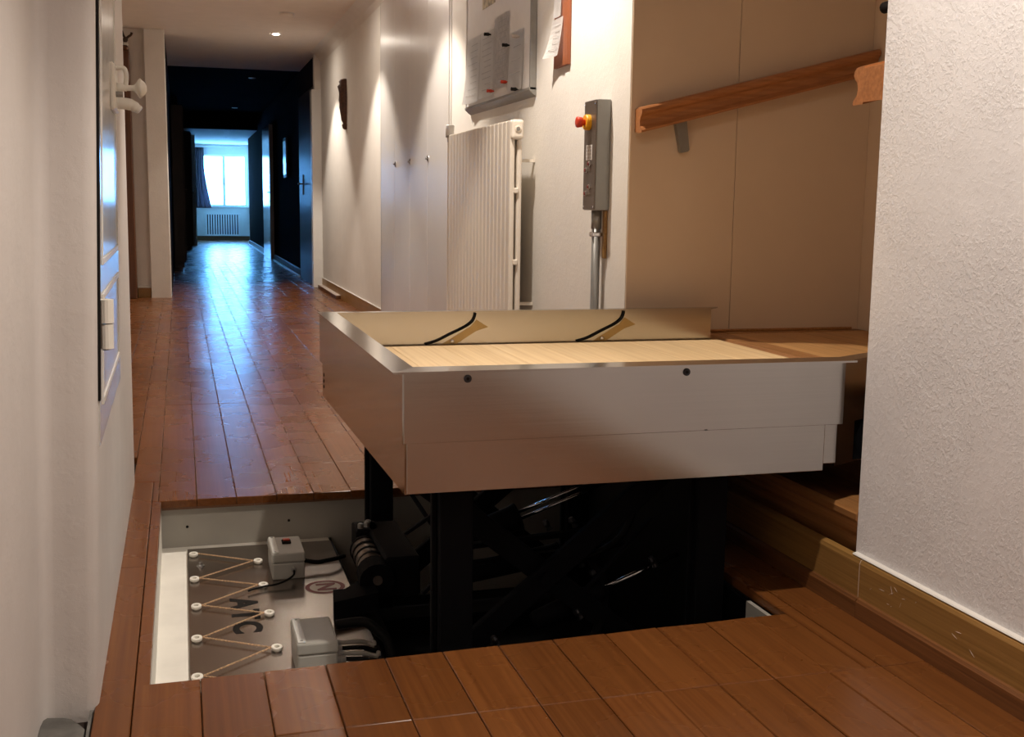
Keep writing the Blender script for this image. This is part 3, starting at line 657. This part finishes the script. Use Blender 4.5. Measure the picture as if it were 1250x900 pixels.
# ------------------------------------------------------------------ notice board with papers
nb = thing('notice_board', 'pale notice board with thin grey frame and ledge above the radiator', 'notice board', (1.35, 4.9, 1.31))
NX = 1.340
obj('board', B(NX, XW-.001, 4.388, 5.427, 1.310, 1.985), 'board', nb)
obj('frame_strip', B(NX-.006, XW-.001, 4.377, 4.388, 1.301, 1.994, .002), 'frame_grey', nb); obj('frame_strip', B(NX-.006, XW-.001, 5.427, 5.438, 1.301, 1.994, .002), 'white_satin', nb)
obj('frame_strip', B(NX-.006, XW-.001, 4.377, 5.438, 1.985, 1.996, .002), 'frame_grey', nb)
bm = bmesh.new(); prism(bm, [(NX-.008, 4.377, 1.301), (NX-.008, 4.377, 1.311), (XW-.001, 4.377, 1.311), (XW-.001, 4.377, 1.277), (NX+.008, 4.377, 1.286)], (0, 1.061, 0)); obj('ledge', bm, 'frame_grey', nb)
def sheet(name, label, y0, y1, z0, z1, curl=.01, mat='paper', lines=8, x=NX-.001, side=.004):
    t = thing(name, label, 'paper', (x, (y0+y1)/2, z0))
    bm = bmesh.new(); N = 8; Mm = 4; g = []
    for i in range(N+1):
        z = z1+(z0-z1)*i/N; r = []
        for j in range(Mm+1):
            v = j/Mm; c = curl*(i/N)**2*(.4+.6*v) + side*(v-.5)**2*4*(i/N)
            r.append(bm.verts.new((x-.001-c, y0+(y1-y0)*v, z)))
        g.append(r)
    for i in range(N):
        for j in range(Mm): bm.faces.new((g[i][j], g[i][j+1], g[i+1][j+1], g[i+1][j]))
    bmesh.ops.solidify(bm, geom=bm.faces[:], thickness=.0006)
    o = obj('sheet', bm, mat, t)
    for k in range(lines):
        f = (k+1.2)/(lines+1.5); z = z1+(z0-z1)*f; c = curl*f*f*.4
        a = y0+(y1-y0)*.14; b = y0+(y1-y0)*random.uniform(.6, .86)
        bm = bmesh.new(); q = .0016
        def xx(yv):
            v = (yv-y0)/(y1-y0); return x-.0012-curl*f*f*(.4+.6*v)-side*(v-.5)**2*4*f-.0016
        vs = [(xx(a), a, z-q), (xx(b), b, z-q), (xx(b), b, z+q), (xx(a), a, z+q)]
        bm.faces.new([bm.verts.new(p) for p in vs]); obj('print_line', bm, 'print', o)
    return t
sheet('paper_sheet', 'curled white sheet hanging past the corner of the notice board', 5.176, 5.418, 1.321, 1.620, .022, lines=9)
sheet('paper_sheet', 'white printed sheet beside the curled sheet on the notice board', 4.939, 5.166, 1.330, 1.618, .004, lines=10)
sheet('paper_sheet', 'tall greyish printed sheet in the middle of the notice board', 4.699, 4.928, 1.356, 1.655, .004, 'paper_grey', lines=11)
sheet('paper_sheet', 'wavy white note pinned by the dark frame strip of the notice board', 4.485, 4.681, 1.3165, 1.556, .006, lines=3, side=.006)
tag(obj('photo_print', B(NX-.0015, NX, 4.93, 5.145, 1.723, 1.845), 'photo'), 'small dark photo print at the top of the notice board', 'photo')
def pin(label, y, z, mat):
    tag(obj('push_pin', lathe((NX-.002, y, z), (-1, 0, 0), ((0, .003), (.006, .004), (.012, .0075), (.026, .0065), (.030, .008), (.032, .006)), 10), mat, None, True), label, 'push pin', 'push pins on the notice board')
pin('black push pin above the printed sheet on the notice board', 4.987, 1.594, 'ink'); pin('black push pin at the edge of the tall greyish sheet', 4.688, 1.510, 'ink')
pin('red push pin under the printed white sheet', 4.93, 1.345, 'red'); pin('red push pin under the tall greyish sheet', 4.705, 1.362, 'red')
pin('black push pin at the bottom of the wavy white note', 4.547, 1.318, 'ink'); pin('pale cream push pin at the top of the wavy note', 4.542, 1.526, 'cream')

cbd = thing('clipboard', 'red-brown wooden clipboard hanging between notice board and control box', 'clipboard', (1.35, 4.05, 1.35))
obj('backing', B(1.348, XW-.001, 3.966, 4.124, 1.3535, 1.74, .002), 'clip_wood', cbd)
obj('clip', B(1.340, 1.348, 4.03, 4.09, 1.715, 1.735, .003), 'chrome', cbd)
sheet('paper_pad', 'thick block of white papers on the wooden clipboard', 4.01, 4.137, 1.389, 1.528, .026, lines=5, x=1.345, side=.01)
sheet('paper_sheet', 'long white paper slip behind the block on the clipboard', 4.027, 4.107, 1.532, 1.71, .002, lines=0, x=1.3455)

# ------------------------------------------------------------------ control box with conduit
cx = thing('control_box', 'grey steel control box with red emergency stop on the white wall', 'control box', (1.34, 3.604, .837))
obj('housing', B(1.312, XW-.001, 3.548, 3.660, .837, 1.196, .002), 'grey_metal', cx)
fp = obj('front_plate', B(1.309, 1.312, 3.549, 3.659, .839, 1.194, .0008), 'plate_brown', cx)
for y in (3.557, 3.651):
    for z in (.848, 1.184): obj('plate_screw', lathe((1.309, y, z), (-1, 0, 0), ((0, .004), (.0015, .004), (.002, .002)), 10), 'chrome', fp)
es = obj('emergency_stop', lathe((1.309, 3.613, 1.1246), (-1, 0, 0), ((.007, .011), (.023, .010), (.026, .016), (.041, .0185), (.044, .017), (.046, .011)), 20), 'red', cx, True)
obj('stop_collar', lathe((1.309, 3.613, 1.1246), (-1, 0, 0), ((0, .026), (.007, .026), (.009, .023), (.011, .023), (.012, .026), (.016, .024)), 24), 'yellow', es)
dp = obj('label_panel', B(1.3068, 1.309, 3.576, 3.631, 1.0014, 1.0507, .0008), 'paper', cx)
for i in range(3):
    for j in range(4): obj('label_mark', B(1.3063, 1.3068, 3.580+i*.0175, 3.592+i*.0175, 1.005+j*.0115, 1.013+j*.0115), 'print', dp)
for (y, z) in ((3.594, .989), (3.625, .9688), (3.594, .9133), (3.625, .8922)):
    bz = obj('push_button', lathe((1.309, y, z), (-1, 0, 0), ((0, .0095), (.004, .0095), (.005, .007), (.008, .007)), 16), 'chrome', cx); obj('button_cap', lathe((1.301, y, z), (-1, 0, 0), ((0, .006), (.0012, .005)), 14), 'dark_red', bz)
cn = thing('conduit', 'grey steel conduit pipe below the control box', 'pipe', (1.336, 3.596, 0))
obj('pipe', T([(1.336, 3.596, .0), (1.336, 3.596, .8365)], .0145, 16), 'grey_metal', cn, True)
obj('coupling', T([(1.336, 3.596, .775), (1.336, 3.596, .836)], .0172, 16), 'frame_grey', cn, True)
for z in (.749, .25): obj('pipe_clamp', B(1.317, XW-.001, 3.579, 3.613, z, z+.016, .003), 'chrome', cn)
tag(obj('wall_batten', B(1.35, XW-.001, 3.556, 3.575, .678, .8365, .002), 'skirting'), 'short beige batten behind the conduit pipe', 'batten')

# ------------------------------------------------------------------ flush cupboard in the right wall
cu = thing('wall_cupboard', 'flush white built-in cupboard with four doors and small key plates', 'cupboard', (1.36, 6.9, 0))
obj('cupboard_frame', B(XW-.006, XW, 5.845, 5.869, .0, ZC-.10, .001), 'white_satin', cu); obj('cupboard_frame', B(XW-.010, XW, 7.950, 7.974, .0, ZC-.10, .001), 'frame_grey', cu)
ys = [5.87, 6.39, 6.91, 7.43, 7.95]
for a, b in zip(ys, ys[1:]):
    dd = obj('door', B(XW-.012, XW-.0005, a+.0012, b-.0012, 0.06, ZC-.10, .0015), 'cupboard', cu)
for y in (7.380, 6.889, 6.366):
    kk = obj('key_plate', lathe((XW-.012, y, 1.1035), (-1, 0, 0), ((0, .021), (.003, .021), (.005, .017)), 16), 'chrome', cu); obj('knob', lathe((XW-.018, y, 1.1035), (-1, 0, 0), ((0, .005), (.004, .005), (.006, .007), (.010, .007), (.012, .004)), 12), 'frame_grey', kk, True)

# carved figure on the wall further on
def carving():
    bm = bmesh.new(); secs = []
    data = [(1.545, .028, .022), (1.555, .044, .034), (1.585, .046, .040), (1.60, .030, .030), (1.63, .042, .045), (1.68, .050, .055), (1.75, .056, .062), (1.82, .062, .068), (1.88, .066, .070), (1.92, .060, .072), (1.945, .048, .078), (1.965, .040, .060), (1.99, .044, .066), (2.01, .036, .050), (2.018, .012, .02)]
    for z, hy, dx in data:
        s = []; z = .1017+.8803*z; hy *= .9; dx *= .85
        for k in range(11):
            a = math.pi*k/10; wob = 1+.10*math.sin(7*a+z*40)
            s.append(bm.verts.new((XW-.001-dx*math.sin(a)*wob, 9.74+hy*math.cos(a)*wob, z)))
        secs.append(s)
    for a, b in zip(secs, secs[1:]):
        for k in range(10): bm.faces.new((a[k], a[k+1], b[k+1], b[k]))
    bm.faces.new(secs[0]); bm.faces.new(secs[-1][::-1])
    return bm
tag(obj('wall_carving', carving(), 'carving', None, True), 'slim dark carved wooden figure hanging on the white wall', 'carving')

# ------------------------------------------------------------------ cupboard door in the left wall
d1 = struct_root('door_1', 'glossy white panelled cupboard door set in the leaning plaster wall', (-.14, 2.4, .45))
def LW(y, z, out=0.): return Vector((-.155+lean(y)*z+out, y, z))
def slab(name, y0, y1, z0, z1, t0, t1, mat, par, bev=0.):
    """box that follows the leaning wall, from t0 to t1 proud of it"""
    bm = bmesh.new(); ny = 4
    ring = []
    for i in range(ny+1):
        y = y0+(y1-y0)*i/ny
        ring.append([bm.verts.new(LW(y, z, t)) for z, t in ((z0, t0), (z0, t1), (z1, t1), (z1, t0))])
    for a, b in zip(ring, ring[1:]):
        for k in range(4): bm.faces.new((a[k], a[(k+1) % 4], b[(k+1) % 4], b[k]))
    bm.faces.new(ring[0]); bm.faces.new(ring[-1][::-1])
    return obj(name, bm, mat, par)
D0, D1, DZ0, DZ1 = 1.985, 2.76, .44, 2.1
slab('shadow_gap_strip', D0-.020, D0-.0005, .52, DZ1, -.004, .0042, 'ink', d1)  # added black strip: the dark of the door gap put into its colour
leaf = slab('leaf', D0, D1, DZ0, DZ1, -.004, .0025, 'white_gloss', d1)
for (za, zb) in ((.50, .69), (.74, 1.9)):
    slab('panel_moulding', D0+.0725, D1-.0725, za, za+.010, .0025, .0055, 'white_satin', leaf); slab('panel_moulding', D0+.0725, D1-.0725, zb-.010, zb, .0025, .0055, 'white_satin', leaf)
    slab('panel_moulding', D0+.064, D0+.072, za, zb, .0025, .0052, 'white_satin', leaf); slab('panel_moulding', D1-.072, D1-.064, za, zb, .0025, .0052, 'white_satin', leaf)
for z in (.604, 1.75):
    p0 = LW(1.995, z, .012)
    h = obj('hinge', T([p0, p0+Vector((.0005, 0, .041))], .0125, 16), 'ivory', d1); obj('hinge_barrel', T([p0+Vector((.0005, 0, .043)), p0+Vector((.001, 0, .082))], .0135, 16), 'ivory', h)
    obj('hinge_pin', T([p0+Vector((0, 0, -.003)), p0], .006, 10), 'frame_grey', h)
# ornate latch
p = LW(2.55, 1.075)
lt = obj('latch_plate', B(p.x, p.x+.012, 2.47, 2.60, 1.03, 1.125, .004), 'ivory', d1)
obj('latch_scroll', T(smooth_pts([p+Vector((.010, .0, .045)), p+Vector((.026, .0, .046)), p+Vector((.031, .0, .034)), p+Vector((.030, 0, .015)), p+Vector((.026, 0, .0))]), .005, 8), 'ivory', lt, True)
obj('latch_knob', lathe(p+Vector((.008, .0, .006)), (1, 0, 0), ((0, .010), (.010, .010), (.020, .0065), (.036, .0055), (.042, .010), (.046, .017), (.050, .021), (.054, .017), (.060, .012), (.063, .005)), 18), 'ivory', lt, True)
obj('latch_lever', T(smooth_pts([p+Vector((.004, .0, -.026)), p+Vector((.022, 0, -.026)), p+Vector((.038, 0, -.028)), p+Vector((.052, 0, -.036)), p+Vector((.057, 0, -.040))]), [.012]*13+[.011]*4+[.009]*4+[.008]*3+[.006], 12), 'ivory', lt, True)
obj('latch_screw', lathe(p+Vector((.012, -.05, -.012)), (1, 0, 0), ((0, .006), (.014, .006)), 10), 'frame_grey', lt)

# brown post and antler beside the pier
bp2 = thing('wooden_post', 'dark brown wooden door post beside the white pier', 'post', (-.46, 10.4, 0))
obj('post_body', B(-.56, -.378, 10.36, 10.515, 0, 2.10, .006), 'post', bp2); obj('post_cap', B(-.56, -.385, 10.35, 10.515, 2.10, 2.14, .01), 'post', bp2)
an = thing('antler_trophy', 'small dark antler trophy on top of the brown post', 'trophy', (-.41, 10.40, 2.14))
obj('shield', T([(-.41, 10.40, 2.1405), (-.41, 10.40, 2.155), (-.41, 10.40, 2.175)], [.03, .026, .012], 10), 'ivory', an, True)
obj('skull', T([(-.41, 10.40, 2.17), (-.405, 10.39, 2.19), (-.40, 10.38, 2.205)], [.014, .022, .014], 10), 'antler', an, True)
obj('antler', T(smooth_pts([(-.395, 10.39, 2.20), (-.38, 10.39, 2.215), (-.36, 10.39, 2.23), (-.352, 10.39, 2.25)]), .010, 8), 'antler', an, True); obj('antler', T(smooth_pts([(-.405, 10.39, 2.20), (-.42, 10.39, 2.225), (-.43, 10.39, 2.26)]), .009, 8), 'antler', an, True)

# ------------------------------------------------------------------ ceiling lamps and detector
def downlight(x, y, lit, label, power=SPOT_W, z=ZC):
    t = thing('ceiling_lamp', label, 'lamp', (x, y, z), 'recessed ceiling lamps')
    bm = bmesh.new(); seg = 24; prof = ((.030, -.001), (.032, -.008), (.043, -.006), (.046, -.0005))
    rings = [[bm.verts.new((x+r*math.cos(2*math.pi*k/seg), y+r*math.sin(2*math.pi*k/seg), z+h)) for k in range(seg)] for r, h in prof]
    for a, b in zip(rings, rings[1:]):
        for k in range(seg): bm.faces.new((a[k], a[(k+1) % seg], b[(k+1) % seg], b[k]))
    obj('lamp_ring', bm, 'ring', t)
    obj('lamp_lens', lathe((x, y, z-.0005), (0, 0, -1), ((0, .030), (.003, .029), (.006, .020), (.007, .006)), 20), 'lamp' if lit else 'lamp_off', t, True)
    if lit:
        l = bpy.data.lights.new('lamp_beam', 'SPOT'); l.energy = power; l.color = SPOT_COL; l.spot_size = math.radians(92); l.spot_blend = .35; l.shadow_soft_size = .028
        o = bpy.data.objects.new('lamp_beam', l); col.objects.link(o); put(o, t); o.location = (x, y, z-.02)
    return t
for y in (-.75, 1.42, 3.75, 5.9, 8.0, 10.35): downlight(.84, y, True, 'lit recessed lamp beyond the smoke detector in the cream ceiling' if y > 10 else 'lit recessed lamp in the ceiling between the plaster wall and the smoke detector')
for y in (14.08, 18.6): downlight(.86, y, False, 'unlit recessed lamp in the dark ceiling of the far corridor')
for x, y in ((.85, 21.2), (.90, 23.2)): downlight(x, y, False, 'unlit recessed lamp in the lowered ceiling by the far window', z=2.08)
sd = thing('smoke_detector', 'flat round pale smoke detector on the ceiling near the lit lamp', 'detector', (.834, 9.22, ZC))
obj('detector_body', lathe((.834, 9.22, ZC), (0, 0, -1), ((0, .052), (.012, .052), (.022, .046), (.026, .03)), 24), 'ceiling', sd, True); obj('detector_base', lathe((.834, 9.22, ZC), (0, 0, -1), ((0, .058), (.005, .058)), 24), 'ring', sd)

# ------------------------------------------------------------------ the far corridor
d2 = struct_root('door_2', 'shade-darkened grey door with lever handle just inside the dark corridor', (1.32, 12.4, 0))
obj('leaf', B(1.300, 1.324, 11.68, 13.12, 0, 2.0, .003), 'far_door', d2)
hp = obj('handle_plate', B(1.294, 1.300, 12.70, 12.745, .93, 1.15, .002), 'frame_grey', d2); obj('lever', T([(1.294, 12.72, 1.05), (1.25, 12.72, 1.05), (1.245, 12.70, 1.05), (1.245, 12.58, 1.05)], .009, 10), 'frame_grey', hp, True)
d3 = struct_root('door_3', 'pale glossy door reflecting the far window', (1.30, 17.9, 0))
obj('leaf', B(1.268, 1.324, 17.15, 18.55, 0, 1.97, .003), 'far_gloss', d3); obj('handle', B(1.25, 1.268, 17.3, 17.42, .98, 1.0, .003), 'frame_grey', d3)
pic = thing('picture_frame', 'narrow picture frame catching the light on the dark corridor wall', 'picture', (1.32, 15.0, 1.17))
obj('frame', B(1.300, 1.324, 14.72, 15.18, 1.16, 1.66, .004), 'far_cab', pic); obj('picture', B(1.297, 1.300, 14.76, 15.14, 1.20, 1.62), 'far_gloss', pic)
for (x1, y0, y1, lab) in ((.055, 15.3, 16.9, 'tall dark cupboard standing along the left of the far corridor'), (.20, 20.9, 22.5, 'dark cupboard beside the curtain near the far window')):
    c = thing('tall_cupboard', lab, 'cupboard', ((x1-.2), (y0+y1)/2, 0))
    obj('carcass', B(-.085 if y0 < 16 else .005, x1, y0, y1, .06, 2.05, .004), 'far_cab', c); obj('cupboard_plinth', B(-.08 if y0 < 16 else .008, x1-.02, y0+.02, y1-.02, 0, .06), 'far_cab', c)
    ym = (y0+y1)/2
    for a, b in ((y0+.01, ym-.002), (ym+.002, y1-.01)):
        d = obj('door', B(x1, x1+.014, a, b, .08, 2.03, .002), 'far_cab', c); obj('knob', lathe((x1+.014, ym-.04 if a < ym-.01 else ym+.04, 1.0), (1, 0, 0), ((0, .008), (.02, .008), (.024, .014), (.032, .012)), 10), 'chrome', d)
fr = thing('far_radiator', 'small white slatted radiator below the far window', 'radiator', (.89, YE-.08, .12))
for k in range(14): obj('slat', B(.53+k*.053, .56+k*.053, YE-.11, YE-.085, .13, .56, .004), 'white_satin', fr)
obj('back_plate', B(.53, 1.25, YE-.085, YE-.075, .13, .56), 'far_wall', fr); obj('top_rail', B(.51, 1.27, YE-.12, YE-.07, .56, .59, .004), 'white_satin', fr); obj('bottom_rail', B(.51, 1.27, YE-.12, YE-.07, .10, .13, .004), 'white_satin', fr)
for x in (.55, 1.23): obj('mount', B(x-.01, x+.01, YE-.075, YE, .3, .33), 'white_satin', fr)
# curtain hanging left of the window
bm = bmesh.new(); rows = []
for i in range(13):
    z = 2.0-(2.0-.70)*i/12; r = []
    for j in range(33):
        v = j/32; wid = .19+.14*max(0, (i-4)/8)**1.3
        r.append(bm.verts.new((.335+v*wid, YE-.09+.03*math.sin(v*22), z)))
    rows.append(r)
for a, b in zip(rows, rows[1:]):
    for k in range(32): bm.faces.new((a[k], a[k+1], b[k+1], b[k]))
bmesh.ops.solidify(bm, geom=bm.faces[:], thickness=.004)
ct = thing('curtain', 'dark grey-blue curtain gathered beside the far window', 'curtain', (.43, YE-.09, .70))
obj('curtain_cloth', bm, 'curtain', ct, True); obj('curtain_rod', T([(.31, YE-.09, 2.02), (1.46, YE-.09, 2.02)], .010, 10), 'white_satin', ct)
